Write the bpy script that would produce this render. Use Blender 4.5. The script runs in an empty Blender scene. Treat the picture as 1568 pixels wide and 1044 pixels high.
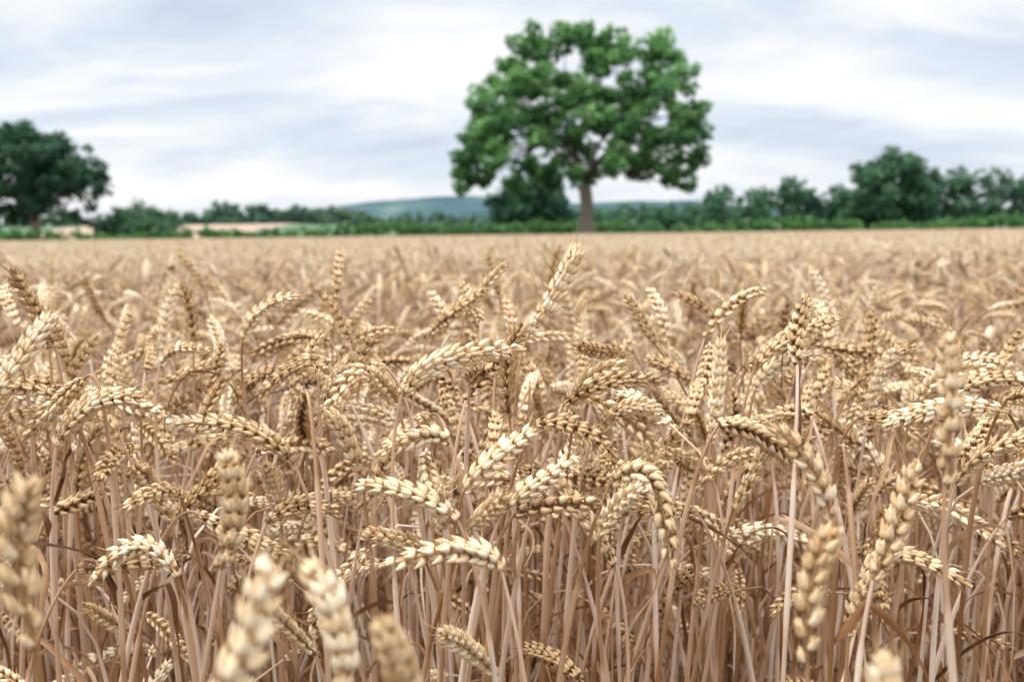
import bpy, math, random
import numpy as np
from mathutils import Vector, Matrix, Euler
R = random.Random(11)
scene = bpy.context.scene
scene.view_settings.view_transform = 'Standard'
scene.view_settings.look = 'None'
scene.view_settings.exposure = 0
CAMH = 0.98

# ------------------------------------------------------------------ helpers
def norm(v):
    v = np.asarray(v, float)
    return v / (np.linalg.norm(v) + 1e-12)

class MB:
    """mesh builder"""
    def __init__(s):
        s.v = []; s.f = []; s.m = []; s.a = []; s.t = []; s.n = 0
    def add(s, verts, faces, mat, var, tip=None):
        verts = np.asarray(verts, float)
        o = s.n
        s.v.append(verts)
        s.f.extend([tuple(i + o for i in f) for f in faces])
        s.m.extend([mat] * len(faces))
        k = len(verts)
        s.a.append(np.full(k, var) if np.isscalar(var) else np.asarray(var))
        s.t.append(np.zeros(k) if tip is None else np.asarray(tip))
        s.n += k
    def mesh(s, name, mats, smooth=True):
        me = bpy.data.meshes.new(name)
        V = np.concatenate(s.v)
        me.from_pydata(V.tolist(), [], s.f)
        for m in mats: me.materials.append(m)
        me.polygons.foreach_set("material_index", np.array(s.m, dtype=np.int32))
        me.polygons.foreach_set("use_smooth", np.full(len(s.f), smooth, dtype=bool))
        a = me.attributes.new("var", 'FLOAT', 'POINT'); a.data.foreach_set("value", np.concatenate(s.a).astype(np.float32))
        a = me.attributes.new("tip", 'FLOAT', 'POINT'); a.data.foreach_set("value", np.concatenate(s.t).astype(np.float32))
        me.update()
        return me

def link(name, me):
    ob = bpy.data.objects.new(name, me)
    scene.collection.objects.link(ob)
    return ob

def frames(P):
    P = np.asarray(P, float)
    T = np.gradient(P, axis=0)
    T /= np.linalg.norm(T, axis=1)[:, None] + 1e-12
    ref = np.array([0.31, 0.95, 0.05]) if abs(T[0] @ np.array([0.31, 0.95, 0.05])) < 0.9 else np.array([1., 0, 0])
    S = []
    cur = norm(ref - (ref @ T[0]) * T[0])
    for t in T:
        cur = norm(cur - (cur @ t) * t)
        S.append(cur)
    S = np.array(S)
    return T, S, np.cross(T, S)

def tube(mb, P, rad, seg, mat, var, cap=False):
    P = np.asarray(P, float); n = len(P)
    rad = np.full(n, rad) if np.isscalar(rad) else np.asarray(rad)
    T, S, N = frames(P)
    an = np.arange(seg) * 2 * math.pi / seg
    V = (P[:, None, :] + rad[:, None, None] * (np.cos(an)[None, :, None] * S[:, None, :] + np.sin(an)[None, :, None] * N[:, None, :])).reshape(-1, 3)
    F = []
    for i in range(n - 1):
        for j in range(seg):
            k = (j + 1) % seg
            F.append((i * seg + j, i * seg + k, (i + 1) * seg + k, (i + 1) * seg + j))
    tip = np.repeat(np.linspace(0, 1, n), seg)
    mb.add(V, F, mat, var, tip)

def bez(p0, p1, p2, p3, n):
    t = np.linspace(0, 1, n)[:, None]
    return (1-t)**3*np.asarray(p0) + 3*(1-t)**2*t*np.asarray(p1) + 3*(1-t)*t**2*np.asarray(p2) + t**3*np.asarray(p3)

# ------------------------------------------------------------------ materials
def newmat(name):
    m = bpy.data.materials.new(name); m.use_nodes = True
    nt = m.node_tree; nt.nodes.clear()
    return m, nt, nt.nodes, nt.links

def ramp(nd, stops, interp='LINEAR'):
    r = nd.new('ShaderNodeValToRGB'); cr = r.color_ramp; cr.interpolation = interp
    while len(cr.elements) < len(stops): cr.elements.new(0.5)
    for e, (p, c) in zip(cr.elements, stops):
        e.position = p; e.color = (*c, 1)
    return r

def math_n(nd, lk, op, a, b=None, c=None):
    m = nd.new('ShaderNodeMath'); m.operation = op
    for i, x in enumerate((a, b, c)):
        if x is None: continue
        if isinstance(x, (int, float)): m.inputs[i].default_value = x
        else: lk.new(x, m.inputs[i])
    return m.outputs[0]

def plant_mat(name, stops, transl, rough, nscale, nw, tipw=0.0, bump=0.0, stretch=(1, 1, 1), spec=0.3, orand=0.42):
    m, nt, nd, lk = newmat(name)
    out = nd.new('ShaderNodeOutputMaterial')
    at = nd.new('ShaderNodeAttribute'); at.attribute_name = "var"
    tp = nd.new('ShaderNodeAttribute'); tp.attribute_name = "tip"
    oi = nd.new('ShaderNodeObjectInfo')
    tc = nd.new('ShaderNodeTexCoord')
    mp = nd.new('ShaderNodeMapping'); mp.inputs['Scale'].default_value = stretch
    lk.new(tc.outputs['Object'], mp.inputs[0])
    nz = nd.new('ShaderNodeTexNoise'); nz.inputs['Scale'].default_value = nscale; nz.inputs['Detail'].default_value = 3
    lk.new(mp.outputs[0], nz.inputs['Vector'])
    a = math_n(nd, lk, 'MULTIPLY_ADD', oi.outputs['Random'], orand, -orand / 2)
    b = math_n(nd, lk, 'ADD', at.outputs['Fac'], a)
    c = math_n(nd, lk, 'MULTIPLY_ADD', nz.outputs['Fac'], nw, -nw * 0.5)
    d = math_n(nd, lk, 'ADD', b, c)
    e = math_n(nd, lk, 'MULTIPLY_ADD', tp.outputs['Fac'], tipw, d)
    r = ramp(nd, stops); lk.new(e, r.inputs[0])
    pb = nd.new('ShaderNodeBsdfPrincipled'); pb.inputs['Roughness'].default_value = rough
    pb.inputs['Specular IOR Level'].default_value = spec
    lk.new(r.outputs[0], pb.inputs['Base Color'])
    if bump:
        bp = nd.new('ShaderNodeBump'); bp.inputs['Strength'].default_value = bump; bp.inputs['Distance'].default_value = 0.001
        lk.new(nz.outputs['Fac'], bp.inputs['Height']); lk.new(bp.outputs[0], pb.inputs['Normal'])
    if transl:
        tr = nd.new('ShaderNodeBsdfTranslucent'); lk.new(r.outputs[0], tr.inputs[0])
        mx = nd.new('ShaderNodeMixShader'); mx.inputs[0].default_value = transl
        lk.new(pb.outputs[0], mx.inputs[1]); lk.new(tr.outputs[0], mx.inputs[2]); lk.new(mx.outputs[0], out.inputs[0])
    else:
        lk.new(pb.outputs[0], out.inputs[0])
    return m

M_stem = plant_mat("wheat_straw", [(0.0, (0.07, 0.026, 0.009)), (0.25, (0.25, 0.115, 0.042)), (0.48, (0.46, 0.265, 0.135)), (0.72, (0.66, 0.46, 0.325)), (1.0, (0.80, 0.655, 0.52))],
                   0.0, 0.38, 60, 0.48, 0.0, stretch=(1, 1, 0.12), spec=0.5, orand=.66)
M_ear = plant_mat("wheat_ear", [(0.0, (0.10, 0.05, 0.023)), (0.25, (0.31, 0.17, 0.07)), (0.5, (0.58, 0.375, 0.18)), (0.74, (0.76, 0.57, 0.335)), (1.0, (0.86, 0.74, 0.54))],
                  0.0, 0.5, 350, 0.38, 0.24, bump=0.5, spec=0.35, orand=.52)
M_leaf = plant_mat("wheat_dry_leaf", [(0.0, (0.08, 0.032, 0.012)), (0.3, (0.27, 0.12, 0.045)), (0.6, (0.49, 0.29, 0.15)), (1.0, (0.72, 0.55, 0.40))],
                   0.25, 0.55, 80, 0.4, 0.0, spec=0.3)
WM = [M_stem, M_ear, M_leaf]

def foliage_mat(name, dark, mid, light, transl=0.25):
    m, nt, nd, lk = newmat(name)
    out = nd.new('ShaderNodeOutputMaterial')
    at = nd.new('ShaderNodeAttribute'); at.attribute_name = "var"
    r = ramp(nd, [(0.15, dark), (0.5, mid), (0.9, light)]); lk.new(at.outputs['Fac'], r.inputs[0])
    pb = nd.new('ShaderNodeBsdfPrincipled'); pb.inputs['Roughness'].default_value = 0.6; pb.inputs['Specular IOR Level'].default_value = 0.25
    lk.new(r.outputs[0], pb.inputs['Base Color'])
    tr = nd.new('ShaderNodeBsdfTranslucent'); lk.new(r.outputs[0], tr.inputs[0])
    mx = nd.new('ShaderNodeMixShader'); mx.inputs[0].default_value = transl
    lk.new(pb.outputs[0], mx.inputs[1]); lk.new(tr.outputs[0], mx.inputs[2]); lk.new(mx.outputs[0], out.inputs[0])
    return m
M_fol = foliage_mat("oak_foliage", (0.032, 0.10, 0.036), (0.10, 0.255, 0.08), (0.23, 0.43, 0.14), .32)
M_fold = foliage_mat("dark_foliage", (0.014, 0.048, 0.032), (0.030, 0.090, 0.048), (0.06, 0.15, 0.065))
M_folm = foliage_mat("mid_foliage", (0.035, 0.085, 0.055), (0.06, 0.14, 0.08), (0.11, 0.22, 0.10))
M_folh = foliage_mat("far_foliage", (0.05, 0.105, 0.08), (0.08, 0.15, 0.10), (0.13, 0.22, 0.12))
M_folr = foliage_mat("hedge_foliage", (0.045, 0.12, 0.035), (0.08, 0.19, 0.055), (0.14, 0.28, 0.08))
M_bark = plant_mat("bark", [(0.0, (0.05, 0.042, 0.032)), (0.5, (0.16, 0.135, 0.10)), (1.0, (0.30, 0.26, 0.20))], 0, 0.9, 3, 0.5, 0, bump=1.0, stretch=(1, 1, 0.2), orand=0)

# ------------------------------------------------------------------ wheat parts
def floret_template(seg, rings):
    V = [(0, 0, 0)]
    tt = [0.0]
    for i in range(1, rings + 1):
        t = i / (rings + 1)
        r = math.sin(math.pi * t ** 0.72) ** 0.8 * (1 - 0.25 * t)
        for j in range(seg):
            a = 2 * math.pi * j / seg
            x = r * math.cos(a); y = r * math.sin(a)
            if y > 0: y *= 1.15
            else: y *= 0.75
            V.append((x * 0.5, y * 0.5 + 0.10 * math.sin(math.pi * t), t)); tt.append(t)
    V.append((0, 0.12, 1.0)); tt.append(1.0)
    F = []
    for j in range(seg):
        F.append((0, 1 + (j + 1) % seg, 1 + j))
    for i in range(rings - 1):
        for j in range(seg):
            a = 1 + i * seg + j; b = 1 + i * seg + (j + 1) % seg
            F.append((a, b, b + seg, a + seg))
    last = 1 + rings * seg
    o = 1 + (rings - 1) * seg
    for j in range(seg):
        F.append((o + j, o + (j + 1) % seg, last))
    return np.array(V), F, np.array(tt)
TH = floret_template(8, 6)
TM = floret_template(6, 4)
TL = floret_template(4, 1)

def ear(mb, P, rnd, nsp=20, tmpl=TH, width=1.0, var=0.5, low=False, roll=None, awn=1.0):
    T, S, N = frames(P)
    if roll is None: roll = rnd.uniform(0, 2 * math.pi)
    L = np.linalg.norm(np.diff(P, axis=0), axis=1).sum()
    k = L / 0.085
    if not low:
        tube(mb, P, 0.0012, 5, 1, var - 0.25)
    TV, TF, TT = tmpl
    n = len(P)
    twist = rnd.uniform(-.5, .9)
    open_ = rnd.uniform(.75, 1.2)
    fat = rnd.uniform(.94, 1.16)
    for i in range(nsp):
        s = i / (nsp - 0.3) * 0.95
        f = s * (n - 1); a = int(f); b = min(a + 1, n - 1); w = f - a
        p = P[a] * (1 - w) + P[b] * w
        t = norm(T[a] * (1 - w) + T[b] * w); s0 = norm(S[a]); n0 = np.cross(t, s0)
        ro = roll + twist * s + rnd.uniform(-.14, .14)
        sd = s0 * math.cos(ro) + n0 * math.sin(ro); nn = np.cross(t, sd)
        side = 1 if i % 2 else -1
        sd = sd * side
        env = (0.62 + 0.38 * min(1, s / 0.22)) * (1 - 0.34 * max(0, (s - 0.6) / 0.4)) * max(k, .8) ** 0.5 * fat
        spv = rnd.uniform(-.13, .11)
        if low:
            parts = [(0.0, 0.35, 1.35, 1.9)]
        else:
            parts = [(-1, 0.38, 1.0, 1.0), (1, 0.38, 1.0, 1.0), (-0.42, 0.70, .88, .92), (0.42, 0.62, .88, .92), (0, 0.22, 1.08, .9)]
        if i == nsp - 1: parts = [(-0.8, 0.0, .9, .9), (0.8, 0.0, .9, .9), (0, 0.1, 1, 1)]
        for lat, outw, ls, ws in parts:
            ax = norm(t + sd * (outw * open_ + rnd.uniform(-.12, .12)) + nn * (lat * 0.42 * open_ + rnd.uniform(-.1, .1)))
            ln = 0.0101 * env * ls * rnd.uniform(.84, 1.14) ; wd = 0.0043 * env * ws * width * rnd.uniform(.82, 1.1)
            o = p + sd * 0.0011 * env + nn * lat * 0.0018 * env
            outv = norm(sd + nn * lat * 0.9); outv = norm(outv - (outv @ ax) * ax)
            lv = np.cross(outv, ax)
            V = o + TV[:, 0:1] * wd * lv + TV[:, 1:2] * wd * outv + TV[:, 2:3] * ln * ax
            v = var + spv + rnd.uniform(-.14, .12)
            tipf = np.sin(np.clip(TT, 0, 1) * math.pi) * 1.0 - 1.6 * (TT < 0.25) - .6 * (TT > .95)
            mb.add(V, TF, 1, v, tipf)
            if not low and (rnd.random() < 0.65):
                al = (0.0020 + 0.0048 * rnd.random() + (0.011 * rnd.random() if s > 0.75 else 0)) * awn
                q = o + ax * ln * 0.97
                e = q + norm(ax + outv * rnd.uniform(.1, .5)) * al
                r0 = 0.00031
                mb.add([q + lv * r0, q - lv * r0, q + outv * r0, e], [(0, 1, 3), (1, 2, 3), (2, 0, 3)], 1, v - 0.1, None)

def leaf(mb, p, az, length, width, rnd, var, up=0.9, droop=1.0):
    n = 16
    pos = np.array(p, float); el = up * math.pi / 2
    P = [pos.copy()]; st = length / n
    kink = rnd.random() * 0.6 + 0.15
    kd = rnd.uniform(0.3, 1.5)
    for i in range(n):
        f = i / n
        el -= droop * 2.4 / n * (0.4 + f) * 1.2
        if abs(f - kink) < 0.5 / n: el -= kd
        el = max(el, -1.5)
        az += rnd.uniform(-.25, .25)
        pos = pos + st * np.array([math.cos(el) * math.cos(az), math.cos(el) * math.sin(az), math.sin(el)])
        P.append(pos.copy())
    P = np.array(P)
    T, S, N = frames(P)
    tw = rnd.uniform(-6, 6); ph = rnd.uniform(0, 6)
    V = []; F = []
    for i in range(n + 1):
        f = i / n
        w = width * (min(1, f * 8 + .4)) * (1 - f) ** 0.6 * 0.5 + 0.0002
        a = ph + tw * f
        d = S[i] * math.cos(a) + N[i] * math.sin(a); e = np.cross(T[i], d)
        V += [P[i] - d * w + e * w * 0.6, P[i], P[i] + d * w + e * w * 0.6]
    for i in range(n):
        o = i * 3
        F += [(o, o + 1, o + 4, o + 3), (o + 1, o + 2, o + 5, o + 4)]
    mb.add(V, F, 2, var)

def stem_tube(mb, P, rnd, var, seg=6, r0=0.0022, r1=0.0010):
    n = len(P)
    f = np.linspace(0, 1, n)
    rad = r0 + (r1 - r0) * f ** 1.3
    a = rnd.uniform(.25, .4); b = rnd.uniform(.55, .75)
    sh = ((f > a) & (f < a + .2)) | ((f > b) & (f < b + .17))
    rad = rad * np.where(sh, 1.35, 1.0)
    col = var + np.where(sh, .16, -.05) - .24 * (1 - np.clip(f / .75, 0, 1)) + 0.05 * np.sin(f * 9 + rnd.random() * 6)  # darker towards the root: browner straw, plus shade inside the crop painted in
    tube(mb, P, rad, seg, 0, np.repeat(col, seg))

def plant_curve(rnd, h, nod, lean, bow):
    n = 26; ds = h / n
    pos = np.zeros(3); P = [pos.copy()]
    wy = rnd.uniform(-.08, .08); kn = rnd.uniform(-.12, .12); kp = rnd.uniform(.3, .7)
    for i in range(n):
        f = (i + 1) / n
        th = lean * f + (nod - lean) * max(0, (f - 0.85) / 0.15) ** 1.5 + (kn if f > kp else 0)
        pos = pos + ds * np.array([math.sin(th), wy * math.sin(f * 5), math.cos(th)])
        P.append(pos.copy())
    E = [pos.copy()]; L = rnd.uniform(.055, .095); m = 16; wv = rnd.uniform(-.06, .06)
    ex = rnd.choice([.6, 1, 1.5])
    for i in range(m):
        th = nod + bow * ((i + 1) / m) ** ex
        pos = pos + L / m * np.array([math.sin(th), wv * i * .3, math.cos(th)])
        E.append(pos.copy())
    return np.array(P), np.array(E)

proto = bpy.data.collections.new("wheat_prototypes")
NE = 40; NS = 6; NP = NE + NS
for i in range(NP):
    r = random.Random(100 + i); mb = MB()
    v = r.uniform(.26, .80)
    if i < NE:
        nod = [0.1, 0.3, 0.5, 0.7, 0.85, 1.0, 1.15, 1.3, 1.45, 1.6, 1.8, 2.1, .55, 1.0, 1.35][i % 15] + r.uniform(-.12, .12)
        P, E = plant_curve(r, r.uniform(.71, .82), nod, r.uniform(-.1, .16), r.uniform(-.1, 1.0))
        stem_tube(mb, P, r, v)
        ear(mb, E, r, nsp=r.choice([15, 17, 19]), width=r.uniform(.95, 1.2), var=r.uniform(.28, .76), tmpl=TM)
        for q in range(r.choice([1, 2, 3, 3])):
            k = r.choice([7, 9, 12, 15, 17, 20, 22])
            leaf(mb, P[k], r.uniform(0, 6.28), r.uniform(.10, .22), r.uniform(.002, .007), r, r.uniform(.05, .78), up=r.uniform(.4, .98), droop=r.uniform(.3, 1.4))
    else:
        P, E = plant_curve(r, r.uniform(.55, .76), r.uniform(.1, .5), r.uniform(-.2, .25), .2)
        stem_tube(mb, P, r, v, r0=.0026, r1=.0017)
        for q in range(3):
            leaf(mb, P[r.choice([6, 10, 14, 18, 22, 25])], r.uniform(0, 6.28), r.uniform(.12, .26), r.uniform(.003, .009), r, r.uniform(.05, .7), up=r.uniform(.4, .98), droop=r.uniform(.5, 1.5))
    me = mb.mesh("wheat_plant_mesh_%02d" % i, WM)
    o = bpy.data.objects.new("a_wheat_%02d" % i, me); proto.objects.link(o)
NT = 12
for i in range(NT):
    r = random.Random(300 + i); mb = MB()
    for q in range(9):
        P, E = plant_curve(r, r.uniform(.70, .83), r.uniform(.2, 1.7), r.uniform(-.1, .15), r.uniform(.2, .9))
        az = r.uniform(0, 6.28); c, s = math.cos(az), math.sin(az)
        RM = np.array([[c, -s, 0], [s, c, 0], [0, 0, 1]]); off = np.array([r.gauss(0, .13), r.gauss(0, .13), 0])
        P = P[::3] @ RM.T + off; E = E[::2] @ RM.T + off
        tube(mb, P, 0.0022, 3, 0, r.uniform(.45, .85))
        ear(mb, E, r, nsp=12, tmpl=TL, width=1.45, var=r.uniform(.42, 1.0), low=True)
    me = mb.mesh("wheat_tuft_mesh_%02d" % i, WM)
    o = bpy.data.objects.new("b_tuft_%02d" % i, me); proto.objects.link(o)

# ------------------------------------------------------------------ foreground plants: (base of ear, mid, tip) as x, y, drop below 98 cm, in cm
H = [
 [( -7.0,62,10.1),(-4.2,62,7.9),(0.9,61,7.2)],
 [( -7.7,66,11.4),None,(-8.9,61,8.4)],
 [( 1.1,80,8.6),None,(5.3,80,1.2)],
 [( 4.5,72,13.0),None,(7.8,68,9.1)],
 [( 5.8,70,14.1),None,(9.7,64,11.9)],
 [(-3.1,60,15.8),(-1.1,60,13.7),(1.6,62,12.3)],
 [(-3.4,58,17.0),(-5.9,58,15.4),(-9.5,58,14.8)],
 [(-3.0,60,18.2),None,(-.6,57,15.1)],
 [(-.7,58,16.5),(1.4,58,14.8),(4.1,60,13.8)],
 [(-.8,54,18.7),(-3.0,54,17.6),(-7.6,54,18.5)],
 [(0,61,17.6),(2.6,61,17.0),(5.4,61,17.0)],
 [(1.5,62,12.1),(3.9,61,12.0),(6.3,59,13.6)],
 [(-10.3,66,16.4),None,(-12,64,11.6)],
 [(-4.2,65,13.8),(-6.1,65,13.3),(-9,63,14.2)],
 [(16.4,50,15.0),(15.3,50,12.1),(13.0,50,9.8)],
 [(12.2,40,18.0),None,(13.3,40,12.3)],
 [(-15.8,85,11),(-18.6,85,11.1),(-22.1,84,14.1)],
 [(-24.5,90,9.6),(-22.7,90,6.7),(-19.1,90,5.4)],
 [(-32.1,90,11.7),(-30.3,90,10.1),(-26.8,88,10.2)],
 [(20.9,85,13.8),(22.9,85,11.6),(26.4,84,10.5)],
 [(16.1,80,17.5),None,(16.9,80,8.6)],
 [(-13.7,45,15.4),None,(-13,44,9.6)],
 [(-16.6,33,13.9),None,(-15.7,32,8.0)],
 [(-9.3,28,14.6),None,(-7.4,29,9.6)],
 [(-3.3,31,16.0),None,(-4.2,30,12.0)],
 [(-6.2,34,16.0),None,(-7.4,34,11.4)],
 [(18.6,42,11.0),None,(18.5,42,4.6)],
 [(18.6,50,18.1),None,(20.6,50,11.8)],
 [(5.2,58,17.9),None,(7.4,55,14.4)],
 [(6.1,62,16),(8.8,62,15.9),(9.9,61,21.9)],
 [(15.8,70,19.9),None,(18.1,68,13.7)],
 [(-32.2,100,10.9),None,(-32.5,98,4.6)],
 [(25.4,110,11.6),None,(24.8,106,6.6)],
 [(22.7,95,12.9),None,(26.8,90,8.3)],
 [(-32.4,85,14.2),None,(-31.9,80,9.4)],
 [(-30.2,75,15.8),None,(-31.4,70,12.0)],
 [(-24.8,70,20.2),None,(-25.1,65,15.3)],
 [(-16.8,70,20.6),None,(-16.5,65,15.2)],
 [(-4.7,62,19.0),None,(-4,57,14.2)],
 [(-16.6,65,19.1),(-14.2,65,17.9),(-11.3,64,18.5)],
 [(-4.7,100,8.3),None,(-.2,97,2.8)],
 [(-1.3,60,27.6),None,(-4.3,55,22.8)],
 [(8.4,70,18.5),None,(10.0,64,14.6)],
 [(30.7,90,14.9),None,(35.1,86,10.2)],
 [(30.3,75,14.5),None,(34.4,70,10.0)],
 [(30.5,70,12.6),(33.5,70,10.8),(38,70,11.2)],
 [(29.5,65,17.0),None,(33.6,61,12.8)],
 [(20.2,58,24.4),None,(21.8,55,18.0)],
 [(-21.0,60,21.0),(-23.3,60,19.0),(-26.5,60,21.5)],
 [(-13.0,62,27.0),None,(-15.2,58,22.0)],
 [(12.2,29,17.5),None,(11.2,29,13.0)],
 [(-6.3,64,20.6),None,(-9.5,60,18.4)],
 [(22.5,62,22.5),(24.5,62,20.8),(28.5,60,22.3)],
]
NH = len(H)
rr = random.Random(77)
for _ in range(150):
    y = rr.uniform(64, 112); x = rr.uniform(-.55, .55) * y
    z = rr.uniform(9, 23); a = rr.uniform(0, 6.28); el = rr.uniform(-.9, 1.2); L = rr.uniform(5.5, 8.4)
    t = (x + L * math.cos(el) * math.cos(a), y + L * math.cos(el) * math.sin(a), z - L * math.sin(el))
    H.append([(x, y, z), None, t])
hm = MB()
for i, (b, m, t) in enumerate(H):
    r = random.Random(900 + i)
    cv = lambda q: np.array([q[0] / 100, q[1] / 100, CAMH - q[2] / 100])
    b = cv(b); t = cv(t)
    if m is None:
        d = t - b; L = np.linalg.norm(d)
        m = (b + t) / 2 + np.array([r.uniform(-.1, .1), 0, r.uniform(-.02, .16)]) * L
    else: m = cv(m)
    c1 = 2 * m - 0.5 * (b + t)
    tt = np.linspace(0, 1, 20)[:, None]
    E = (1-tt)**2 * b + 2*(1-tt)*tt * c1 + tt**2 * t
    ed = norm(E[1] - E[0])
    root = np.array([b[0] - ed[0] * 0.08 + r.uniform(-.05, .05), b[1] - ed[1] * 0.06 + r.uniform(-.02, .05), 0.0])
    P = bez(root, root + np.array([r.uniform(-.05, .05), r.uniform(-.02, .02), .5]), b - ed * 0.05 - np.array([0, 0, 0.045 if ed[2] > -.2 else -0.01]), b, 50)
    v = r.uniform(.36, .85)
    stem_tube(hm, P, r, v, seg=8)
    ev = r.uniform(.48, .74) if i < NH else r.uniform(.26, .74)
    if i in (11, 10, 39, 31, 32, 16): ev = .33
    Le = np.linalg.norm(np.diff(E, axis=0), axis=1).sum()
    ear(hm, E, r, nsp=int(min(22, max(13, Le / .0042))), var=ev, width=1.12, awn=1.5)
    for q in range(r.choice([0, 1, 1, 2])):
        leaf(hm, P[r.choice([18, 24, 29, 34, 40])], r.uniform(0, 6.28), r.uniform(.08, .2), r.uniform(.002, .006), r, r.uniform(.05, .7), up=r.uniform(.5, .98), droop=r.uniform(.4, 1.4))
link("wheat_plants", hm.mesh("wheat_plants", WM))

# ------------------------------------------------------------------ field scatter
pts = []; rot = []; scl = []; idx = []
def inside(x, y): return abs(x) < 0.62 * max(y, 0) + 1.0
def put(x, y, kind):
    pts.append((x, y, 0)); az = R.uniform(0, 6.283)
    if kind == 'far':
        tx, ty = R.gauss(0, .05), R.gauss(0, .05); k = max(.88, min(1.12, R.gauss(1.0, .04)))
        idx.append(NP + R.randrange(NT))
    else:
        tx, ty = R.gauss(0, .085), R.gauss(0, .085)
        if R.random() < .16: tx *= 2.6; ty *= 2.6
        if kind == 'near':
            k = max(.80, min(1.10, R.gauss(.97, .07))); idx.append(R.randrange(NP))
        else:
            k = R.uniform(.78, .92)
            idx.append(NE + R.randrange(NS) if R.random() < .7 else R.randrange(NE))
    rot.append((tx, ty, az)); scl.append(k)
def band(y0, y1, dens, kind):
    w = 0.62 * y1 + 1.0
    n = int((y1 - y0) * 2 * w * dens)
    for _ in range(n):
        x = R.uniform(-w, w); y = R.uniform(y0, y1)
        if not inside(x, y): continue
        if kind == 'near' and y < 0.74 and abs(x) < 0.58 * y + 0.22: continue
        if kind == 'near' and y < 0.90 and abs(x) < 0.6 and R.random() < 0.4: continue
        if kind == 'low' and abs(x) > .6: continue
        put(x, y, kind)
band(-0.6, 0.74, 150, 'near')
band(0.57, 0.95, 380, 'low')
band(0.74, 2.0, 620, 'near')
band(2.0, 3.5, 330, 'near')
band(3.5, 6.5, 150, 'near')
band(6.5, 16, 20, 'far')
band(16, 40, 9, 'far')
band(40, 84, 3.5, 'far')
me = bpy.data.meshes.new("wheat_field"); me.from_pydata(pts, [], [])
a = me.attributes.new("rot", 'FLOAT_VECTOR', 'POINT'); a.data.foreach_set("vector", np.array(rot, dtype=np.float32).ravel())
a = me.attributes.new("scl", 'FLOAT', 'POINT'); a.data.foreach_set("value", np.array(scl, dtype=np.float32))
a = me.attributes.new("idx", 'INT', 'POINT'); a.data.foreach_set("value", np.array(idx, dtype=np.int32))
fo = link("wheat_field", me)
ng = bpy.data.node_groups.new("scatter", 'GeometryNodeTree')
ng.interface.new_socket("Geometry", in_out='INPUT', socket_type='NodeSocketGeometry')
ng.interface.new_socket("Geometry", in_out='OUTPUT', socket_type='NodeSocketGeometry')
N = ng.nodes; Lk = ng.links
gi = N.new('NodeGroupInput'); go = N.new('NodeGroupOutput')
ci = N.new('GeometryNodeCollectionInfo'); ci.inputs['Collection'].default_value = proto
ci.inputs['Separate Children'].default_value = True; ci.inputs['Reset Children'].default_value = True
iop = N.new('GeometryNodeInstanceOnPoints'); iop.inputs['Pick Instance'].default_value = True
def na(name, ty):
    q = N.new('GeometryNodeInputNamedAttribute'); q.data_type = ty; q.inputs['Name'].default_value = name
    return [o for o in q.outputs if o.enabled and o.name == 'Attribute'][0]
e2r = N.new('FunctionNodeEulerToRotation')
Lk.new(na("rot", 'FLOAT_VECTOR'), e2r.inputs[0]); Lk.new(e2r.outputs[0], iop.inputs['Rotation'])
Lk.new(na("idx", 'INT'), iop.inputs['Instance Index']); Lk.new(na("scl", 'FLOAT'), iop.inputs['Scale'])
Lk.new(gi.outputs[0], iop.inputs['Points']); Lk.new(ci.outputs[0], iop.inputs['Instance']); Lk.new(iop.outputs[0], go.inputs[0])
md = fo.modifiers.new("scatter", 'NODES'); md.node_group = ng
print("instances", len(pts))

# ------------------------------------------------------------------ ground
ys = np.concatenate([np.linspace(-60, 90, 16), np.linspace(100, 240, 29), np.linspace(260, 700, 36), np.linspace(800, 4000, 14)])
xs = np.concatenate([np.linspace(-3000, -330, 40), np.linspace(-300, 300, 101), np.linspace(330, 3000, 40)])
def sst(t):
    t = min(1, max(0, t)); return t * t * (3 - 2 * t)
def gz(x, y):
    s = sst((y - 170) / 420)
    rise = 2.9 * sst((y - 100) / 65) * sst((-x - 14) / 20)
    return s * (5.5 + 2.2 * math.sin(x * 0.009 + 1.0) + 1.0 * math.sin(x * .021)) * (1 - .35 * sst((-x - 14) / 22)) + rise
V = [(x, y, gz(x, y)) for y in ys for x in xs]; nx = len(xs)
F = [(j*nx+i, j*nx+i+1, (j+1)*nx+i+1, (j+1)*nx+i) for j in range(len(ys)-1) for i in range(nx-1)]
me = bpy.data.meshes.new("ground"); me.from_pydata(V, [], F); me.polygons.foreach_set("use_smooth", [True]*len(F))
m, nt, nd, lk = newmat("ground")
out = nd.new('ShaderNodeOutputMaterial'); pb = nd.new('ShaderNodeBsdfPrincipled'); pb.inputs['Roughness'].default_value = .95
tc = nd.new('ShaderNodeTexCoord'); sx = nd.new('ShaderNodeSeparateXYZ'); lk.new(tc.outputs['Object'], sx.inputs[0])
n1 = nd.new('ShaderNodeTexNoise'); n1.inputs['Scale'].default_value = 14; n1.inputs['Detail'].default_value = 8; lk.new(tc.outputs['Object'], n1.inputs['Vector'])
soil = ramp(nd, [(0.3, (0.03, 0.018, 0.01)), (0.6, (0.07, 0.04, 0.02)), (0.8, (0.2, 0.12, 0.06))]); lk.new(n1.outputs['Fac'], soil.inputs[0])
vo = nd.new('ShaderNodeTexVoronoi'); vo.inputs['Scale'].default_value = 0.0075; lk.new(tc.outputs['Object'], vo.inputs['Vector'])
sc = nd.new('ShaderNodeSeparateColor'); lk.new(vo.outputs['Color'], sc.inputs[0])
fields = ramp(nd, [(0.0, (0.09, 0.17, 0.07)), (0.3, (0.14, 0.22, 0.09)), (0.5, (0.44, 0.34, 0.2)), (0.72, (0.07, 0.14, 0.07)), (0.88, (0.5, 0.38, 0.22))], 'CONSTANT'); lk.new(sc.outputs[0], fields.inputs[0])
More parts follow.
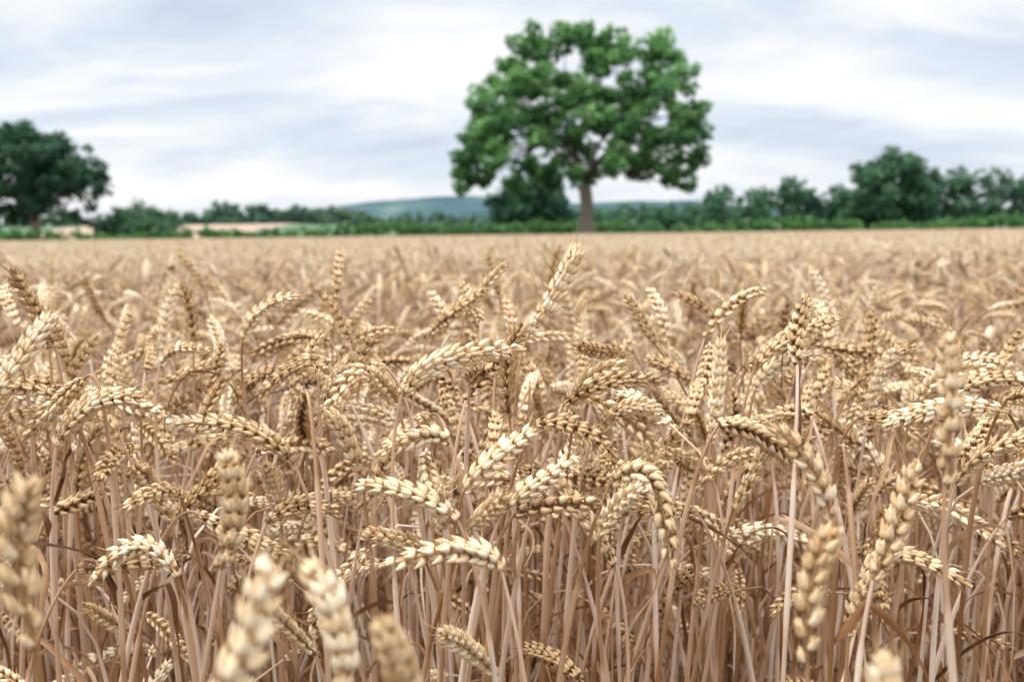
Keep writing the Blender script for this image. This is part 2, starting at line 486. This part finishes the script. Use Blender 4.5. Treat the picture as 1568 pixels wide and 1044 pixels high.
n2 = nd.new('ShaderNodeTexNoise'); n2.inputs['Scale'].default_value = 0.05; n2.inputs['Detail'].default_value = 6; lk.new(tc.outputs['Object'], n2.inputs['Vector'])
# stubble field on the slope to the left, behind the hedge
sa = math_n(nd, lk, 'LESS_THAN', sx.outputs['X'], -34.0); sb = math_n(nd, lk, 'LESS_THAN', sx.outputs['Y'], 185.0); sc_ = math_n(nd, lk, 'GREATER_THAN', sx.outputs['X'], -66.0)
sab = math_n(nd, lk, 'MULTIPLY', math_n(nd, lk, 'MULTIPLY', sa, sb), sc_)
stub = nd.new('ShaderNodeMix'); stub.data_type = 'RGBA'; lk.new(sab, stub.inputs[0]); lk.new(fields.outputs[0], stub.inputs[6]); stub.inputs[7].default_value = (.44, .32, .22, 1)
gm = nd.new('ShaderNodeMix'); gm.data_type = 'RGBA'; gm.blend_type = 'MULTIPLY'; gm.inputs[0].default_value = .3
lk.new(stub.outputs[2], gm.inputs[6]); lk.new(n2.outputs['Color'], gm.inputs[7])
near = math_n(nd, lk, 'GREATER_THAN', sx.outputs['Y'], 86.0)
mx = nd.new('ShaderNodeMix'); mx.data_type = 'RGBA'; lk.new(near, mx.inputs[0]); lk.new(soil.outputs[0], mx.inputs[6]); lk.new(gm.outputs[2], mx.inputs[7])
lk.new(mx.outputs[2], pb.inputs['Base Color'])
bp = nd.new('ShaderNodeBump'); bp.inputs['Strength'].default_value = .6; bp.inputs['Distance'].default_value = .03; lk.new(n1.outputs['Fac'], bp.inputs['Height']); lk.new(bp.outputs[0], pb.inputs['Normal'])
lk.new(pb.outputs[0], out.inputs[0]); me.materials.append(m); link("ground", me)

# distant hill
prof = [(-2500, 8), (-900, 14), (-520, 22), (-360, 32), (-300, 39), (-230, 45), (-142, 54), (-14, 55), (50, 46), (110, 42), (163, 45), (271, 44), (340, 34), (500, 26), (800, 22), (2500, 8)]
hx = np.linspace(-2400, 2400, 240)
V = []; F = []; rows = 14
for j in range(rows):
    f = j / (rows - 1)
    for x in hx:
        h = np.interp(x, [p[0] for p in prof], [p[1] for p in prof])
        z = h * (math.sin(f * math.pi / 2) ** 1.2) + 1.5 * math.sin(x * .05 + j) * f + R.uniform(-.8, .8) * f
        V.append((x, 1150 + 350 * f, z - (0.5 if j == 0 else 0)))
for j in range(rows - 1):
    for i in range(len(hx) - 1):
        a = j * len(hx) + i; F.append((a, a + 1, a + 1 + len(hx), a + len(hx)))
me = bpy.data.meshes.new("distant_hill"); me.from_pydata(V, [], F); me.polygons.foreach_set("use_smooth", [True]*len(F))
m, nt, nd, lk = newmat("hazy_hill_woodland")
out = nd.new('ShaderNodeOutputMaterial'); pb = nd.new('ShaderNodeBsdfPrincipled'); pb.inputs['Roughness'].default_value = 1; pb.inputs['Specular IOR Level'].default_value = 0
tc = nd.new('ShaderNodeTexCoord'); n1 = nd.new('ShaderNodeTexNoise'); n1.inputs['Scale'].default_value = .014; n1.inputs['Detail'].default_value = 6; lk.new(tc.outputs['Object'], n1.inputs['Vector'])
r_ = ramp(nd, [(0.38, (0.05, 0.09, 0.105)), (0.56, (0.07, 0.12, 0.13)), (0.66, (0.12, 0.175, 0.15)), (0.76, (0.18, 0.205, 0.16))]); lk.new(n1.outputs['Fac'], r_.inputs[0])  # blue haze of distance is mixed into these woodland colours
lk.new(r_.outputs[0], pb.inputs['Base Color']); lk.new(pb.outputs[0], out.inputs[0]); me.materials.append(m); link("distant_hill", me)

# ------------------------------------------------------------------ trees
def leaves(centers, radii, dens, size, r, flat=0.8, ns=13):
    C = []; VV = []
    for (c, rad) in zip(centers, radii):
        lob = r.normal(0, .07)
        for s in range(ns):
            d = norm(r.normal(size=3)); d[2] = d[2] * flat + 0.1
            sc_ = np.asarray(c) + d * rad * r.uniform(.3, 1.08)
            sr = rad * r.uniform(.20, .54)
            n = max(6, int(dens * sr * sr))
            dd = r.normal(size=(n, 3)); dd /= np.linalg.norm(dd, axis=1)[:, None]
            q = sr * r.uniform(.25, 1.25, size=(n, 1)) ** .7
            pos = sc_ + dd * q * np.array([1, 1, .75])
            C.append(pos); VV.append(np.clip(.5 + lob + .22 * dd[:, 2] + .12 * d[2] + r.normal(0, .12, n) + r.normal(0, .15), 0, 1))  # upward-facing leaves lighter, lower ones darker: lit and shaded sides painted into var
    C = np.concatenate(C); VV = np.concatenate(VV); n = len(C)
    u = r.normal(size=(n, 3)); u /= np.linalg.norm(u, axis=1)[:, None]
    w = r.normal(size=(n, 3)); w -= (w * u).sum(1)[:, None] * u; w /= np.linalg.norm(w, axis=1)[:, None]
    s = size * r.uniform(.6, 1.3, size=(n, 1))
    V = np.stack([C - u * s * .6, C + w * s * .35, C + u * s * .6, C - w * s * .35], axis=1).reshape(-1, 3)
    F = (np.arange(n)[:, None] * 4 + np.arange(4)).tolist()
    return V, F, np.repeat(VV, 4)

def tree(name, base, unit, lobes, trunk_r, fork, mat, depth, cz, seed, dens=110, size=.34, bend=0.0, grow=1.25, second=.5):
    r = np.random.default_rng(seed)
    mb = MB(); C = []; RR = []
    L2 = [(x, z, q, k % 2) for k, (x, z, q) in enumerate(lobes)]
    for k, (x, z, q) in enumerate(lobes):
        if r.random() < second: L2.append((x * .96 + r.uniform(-8, 8), cz + (z - cz) * .94 + r.uniform(-8, 8), q, 1 - k % 2))
    for (x, z, q, sgn) in L2:
        ext = depth * math.sqrt(max(0.04, 1 - (x / (depth * 1.02)) ** 2 - ((z - cz) / (depth * .95)) ** 2))
        y = ext * (r.uniform(.2, .85) if sgn else -r.uniform(.2, .85))
        C.append(np.array([x, y, z]) * unit); RR.append(q * unit * grow)
    top = np.array([bend, 0, fork]) * unit
    n = 10
    P = np.array([[bend * unit * (i/(n-1))**2 + .06*math.sin(i*1.3)*trunk_r, 0, fork*unit*i/(n-1)] for i in range(n)])
    f = np.linspace(0, 1, n)
    tube(mb, P, trunk_r * (1 + .55 * np.exp(-f * 9) - .22 * f), 14, 1, .68)
    mains = []
    for a in np.linspace(0, 2 * math.pi, 7)[:-1]:
        e = top + np.array([math.cos(a) * depth * .34, math.sin(a) * depth * .34, (cz - fork) * r.uniform(.4, .95)]) * unit
        Q = bez(top - np.array([0, 0, .3 * trunk_r]), top + (e - top) * [.15, .15, .5], top + (e - top) * [.6, .6, .7], e, 12)
        Q[1:-1] += r.normal(0, .1 * trunk_r, size=(10, 3))
        tube(mb, Q, np.linspace(trunk_r * .40, trunk_r * .18, 12), 8, 1, .10); mains.append(Q[3:])
    allm = np.concatenate(mains)
    for c, q in zip(C, RR):
        dist = np.linalg.norm(allm - c, axis=1) + .6 * np.maximum(0, allm[:, 2] - c[2])
        s = allm[dist.argmin()]
        Q = bez(s, s + (c - s) * [.3, .3, .3] + np.array([0, 0, .25 * q]), s + (c - s) * [.7, .7, .8] + np.array([0, 0, .25 * q]), c, 9)
        Q[1:] += r.normal(0, .12 * trunk_r, size=(8, 3))
        tube(mb, Q, np.linspace(trunk_r * .14, trunk_r * .04, 9), 6, 1, .05)
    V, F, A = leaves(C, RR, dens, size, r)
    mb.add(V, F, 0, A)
    o = link(name, mb.mesh(name, [mat, M_bark], smooth=False)); o.location = base
    return o

oak = [(-95,280,26),(-65,292,24),(-35,290,27),(3,300,27),(30,293,24),(60,289,25),(92,278,25),(116,258,23),(128,232,24),
 (-125,240,26),(-150,206,25),(-164,166,26),(-178,130,24),(-188,102,17),(-187,84,12),
 (148,198,23),(142,162,26),(162,168,20),(162,130,20),(158,102,15),(152,84,10),
 (-92,232,28),(-47,246,24),(-12,216,26),(10,258,24),(36,226,24),(72,234,26),(98,204,24),
 (-112,182,30),(-62,192,28),(-22,168,26),(58,172,25),(104,156,24),(-28,134,27),
 (-132,130,26),(-86,126,26),(-52,108,22),(5,142,24),(45,122,25),(82,112,21),(-62,94,17),(-108,94,17),(124,120,19),
 (-154,98,16),(-25,100,17),(20,108,17),(-75,152,24),(18,188,23),(-112,258,22),(72,202,22),(-142,152,24),(130,96,13)]
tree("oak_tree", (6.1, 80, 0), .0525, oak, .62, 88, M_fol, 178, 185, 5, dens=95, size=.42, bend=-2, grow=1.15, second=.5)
left = [(-50,150,26),(-22,160,24),(10,150,23),(40,130,23),(64,106,21),(78,84,14),(-30,112,30),(10,108,27),(45,86,20),(66,64,13),(-60,80,26),(-20,72,22),(20,64,18),(52,44,11),(-50,46,18),(-82,110,26),(-95,70,22),(-5,130,24),(35,108,20)]
tree("oak_tree", (-47.4, 100, 0), .0695, left, .55, 38, M_fold, 95, 100, 7, dens=85, size=.45, grow=1.2, second=.7)
rt = [(-35,72,18),(-12,88,18),(12,92,18),(34,80,17),(-42,50,17),(-15,60,21),(14,64,22),(40,52,18),(-20,34,18),(20,36,19),(48,32,14),(-46,28,14),(0,76,20)]
tree("field_maple_tree", (46, 122, 0), .092, rt, .35, 22, M_folm, 56, 60, 9, dens=60, size=.5, grow=1.25, second=.8)
bt = [(-40,60,20),(-14,70,20),(12,66,20),(36,50,18),(-44,34,18),(-18,40,22),(10,38,22),(34,24,18),(-30,16,18),(0,14,20)]
tree("hawthorn_tree", (2.4, 108, 0), .075, bt, .3, 12, M_fold, 50, 40, 12, dens=80, size=.42, grow=1.35, second=1)
lb = [(-36,22,15),(-18,32,14),(2,36,14),(22,30,14),(38,20,14),(-10,16,17),(16,14,17),(-30,8,14),(34,6,14)]
tree("hawthorn_tree", (-39.5, 106, .2), .078, lb, .22, 6, M_folm, 46, 20, 14, dens=80, size=.4, grow=1.35, second=1)

def mass(name, x0, x1, y, hfn, depth, mat, seed, rad=(1.0, 2.0), step=1.2, dens=60, size=.45):
    r = np.random.default_rng(seed); C = []; RR = []
    x = x0
    while x < x1:
        h = hfn(x) * r.uniform(.86, 1.08)
        z = 0.3
        while z < h:
            q = min(r.uniform(*rad), max(.5, h * .5))
            C.append(np.array([x + r.uniform(-.6, .6) * step, y + r.uniform(-.5, .5) * depth, min(z + q * .3, max(.4, h - q * .8)) + gz(x, y)])); RR.append(q)
            z += q * 1.0
        x += step
    mb = MB(); V, F, A = leaves(C, RR, dens, size, r, ns=9); mb.add(V, F, 0, A)
    return link(name, mb.mesh(name, [mat], smooth=False))
mass("hedge", -75, 0, 92, lambda x: 1.6 + .2 * math.sin(x * .4) + .35 * sst((x + 28) / 14), 2, M_folr, 21, rad=(.5, .8), step=.8, dens=80, size=.34)
mass("hedge", 0, 80, 95, lambda x: 1.9 + .3 * math.sin(x * .3), 2, M_folr, 22, rad=(.6, .9), step=.9, dens=70, size=.34)
def rh(x):
    return 1.15 * float(np.interp(x, [-5, 5, 12, 22, 25, 28, 31, 34, 37, 40, 43, 50, 53, 58, 62, 70, 90], [2.6, 2.8, 3.0, 3.8, 5.4, 5.6, 4.8, 6.6, 6.4, 4.6, 4.7, 5.6, 6.8, 7.2, 6.2, 6.5, 6]))
mass("distant_treeline", 6, 92, 126, rh, 6, M_folm, 23, rad=(1.3, 2.3), step=1.5, dens=26, size=.6)
def lh(x):
    return 3.1 + .9 * math.sin(x * .11 + 1) + .6 * math.sin(x * .31) + .5 * math.sin(x * .83) + .9 * sst((x + 40) / 20)
mass("distant_treeline", -145, 30, 205, lh, 8, M_folh, 24, rad=(1.1, 2.0), step=2.0, dens=16, size=.9)
mass("distant_treeline", -240, 260, 360, lambda x: 4.8 + 1.6 * math.sin(x * .05) + 1.2 * math.sin(x * .17), 12, M_folh, 25, rad=(1.8, 3.2), step=3.4, dens=8, size=1.3)

# ------------------------------------------------------------------ sky + sun
w = bpy.data.worlds.new("World"); scene.world = w; w.use_nodes = True
nt = w.node_tree; nd = nt.nodes; lk = nt.links; nd.clear()
out = nd.new('ShaderNodeOutputWorld'); bg = nd.new('ShaderNodeBackground'); bg.inputs[1].default_value = 0.1
sky = nd.new('ShaderNodeTexSky'); sky.sky_type = 'NISHITA'; sky.sun_disc = False
tc = nd.new('ShaderNodeTexCoord'); sp = nd.new('ShaderNodeSeparateXYZ'); lk.new(tc.outputs['Generated'], sp.inputs[0])
zc = math_n(nd, lk, 'MAXIMUM', sp.outputs['Z'], 0.0); zd = math_n(nd, lk, 'ADD', zc, 0.26)
cx = math_n(nd, lk, 'DIVIDE', sp.outputs['X'], zd); cy = math_n(nd, lk, 'DIVIDE', sp.outputs['Y'], zd)
cb = nd.new('ShaderNodeCombineXYZ'); lk.new(cx, cb.inputs[0]); lk.new(cy, cb.inputs[1]); cb.inputs[2].default_value = 2.1
mp = nd.new('ShaderNodeMapping'); mp.inputs['Rotation'].default_value = (0, 0, .12); mp.inputs['Scale'].default_value = (1.15, 2.2, 1); lk.new(cb.outputs[0], mp.inputs[0])
n1 = nd.new('ShaderNodeTexNoise'); n1.inputs['Scale'].default_value = 1.1; n1.inputs['Detail'].default_value = 7; n1.inputs['Roughness'].default_value = .54; n1.inputs['Distortion'].default_value = .3
lk.new(mp.outputs[0], n1.inputs['Vector'])
cl = ramp(nd, [(0.30, (6.3, 7.1, 8.7)), (0.43, (7.9, 8.6, 9.8)), (0.51, (9.5, 9.85, 10.3)), (0.60, (10.9, 10.9, 10.9))]); lk.new(n1.outputs['Fac'], cl.inputs[0])
hz = nd.new('ShaderNodeMapRange'); hz.inputs[1].default_value = 0.0; hz.inputs[2].default_value = 0.08; hz.inputs[3].default_value = 0.8; hz.inputs[4].default_value = 0.0
lk.new(sp.outputs['Z'], hz.inputs[0])
mh = nd.new('ShaderNodeMix'); mh.data_type = 'RGBA'; lk.new(hz.outputs[0], mh.inputs[0]); lk.new(cl.outputs[0], mh.inputs[6]); mh.inputs[7].default_value = (10.1, 10.2, 10.5, 1)
ms = nd.new('ShaderNodeMix'); ms.data_type = 'RGBA'; ms.inputs[0].default_value = .08; lk.new(mh.outputs[2], ms.inputs[6]); lk.new(sky.outputs[0], ms.inputs[7])
# overcast skies are about three times brighter overhead than at the horizon
zr = nd.new('ShaderNodeMapRange'); zr.inputs[1].default_value = .24; zr.inputs[2].default_value = .9; zr.inputs[3].default_value = 1.0; zr.inputs[4].default_value = 3.4
lk.new(sp.outputs['Z'], zr.inputs[0])
vm = nd.new('ShaderNodeVectorMath'); vm.operation = 'SCALE'; lk.new(ms.outputs[2], vm.inputs[0]); lk.new(zr.outputs[0], vm.inputs['Scale'])
lk.new(vm.outputs[0], bg.inputs[0]); lk.new(bg.outputs[0], out.inputs[0])
sl = bpy.data.lights.new("sun", 'SUN'); sl.energy = 1.5; sl.angle = math.radians(12); sl.color = (1, .95, .87)
so = bpy.data.objects.new("sun", sl); scene.collection.objects.link(so)
sd = Vector((-.55, -.25, .95)); so.rotation_euler = sd.to_track_quat('Z', 'Y').to_euler()
sky.sun_elevation = math.asin(sd.normalized().z); sky.sun_rotation = math.atan2(sd.x, sd.y)

# ------------------------------------------------------------------ camera
cam = bpy.data.cameras.new("camera"); co = bpy.data.objects.new("camera", cam); scene.collection.objects.link(co)
cam.lens = 35; cam.sensor_width = 36; cam.clip_start = .02; cam.clip_end = 9000
co.matrix_world = Matrix.Translation((0, 0, CAMH)) @ Euler((math.radians(90 - 6.2), 0, 0)).to_matrix().to_4x4() @ Matrix.Rotation(math.radians(-.7), 4, 'Z')
cam.dof.use_dof = True; cam.dof.focus_distance = .68; cam.dof.aperture_fstop = 8.0
scene.camera = co
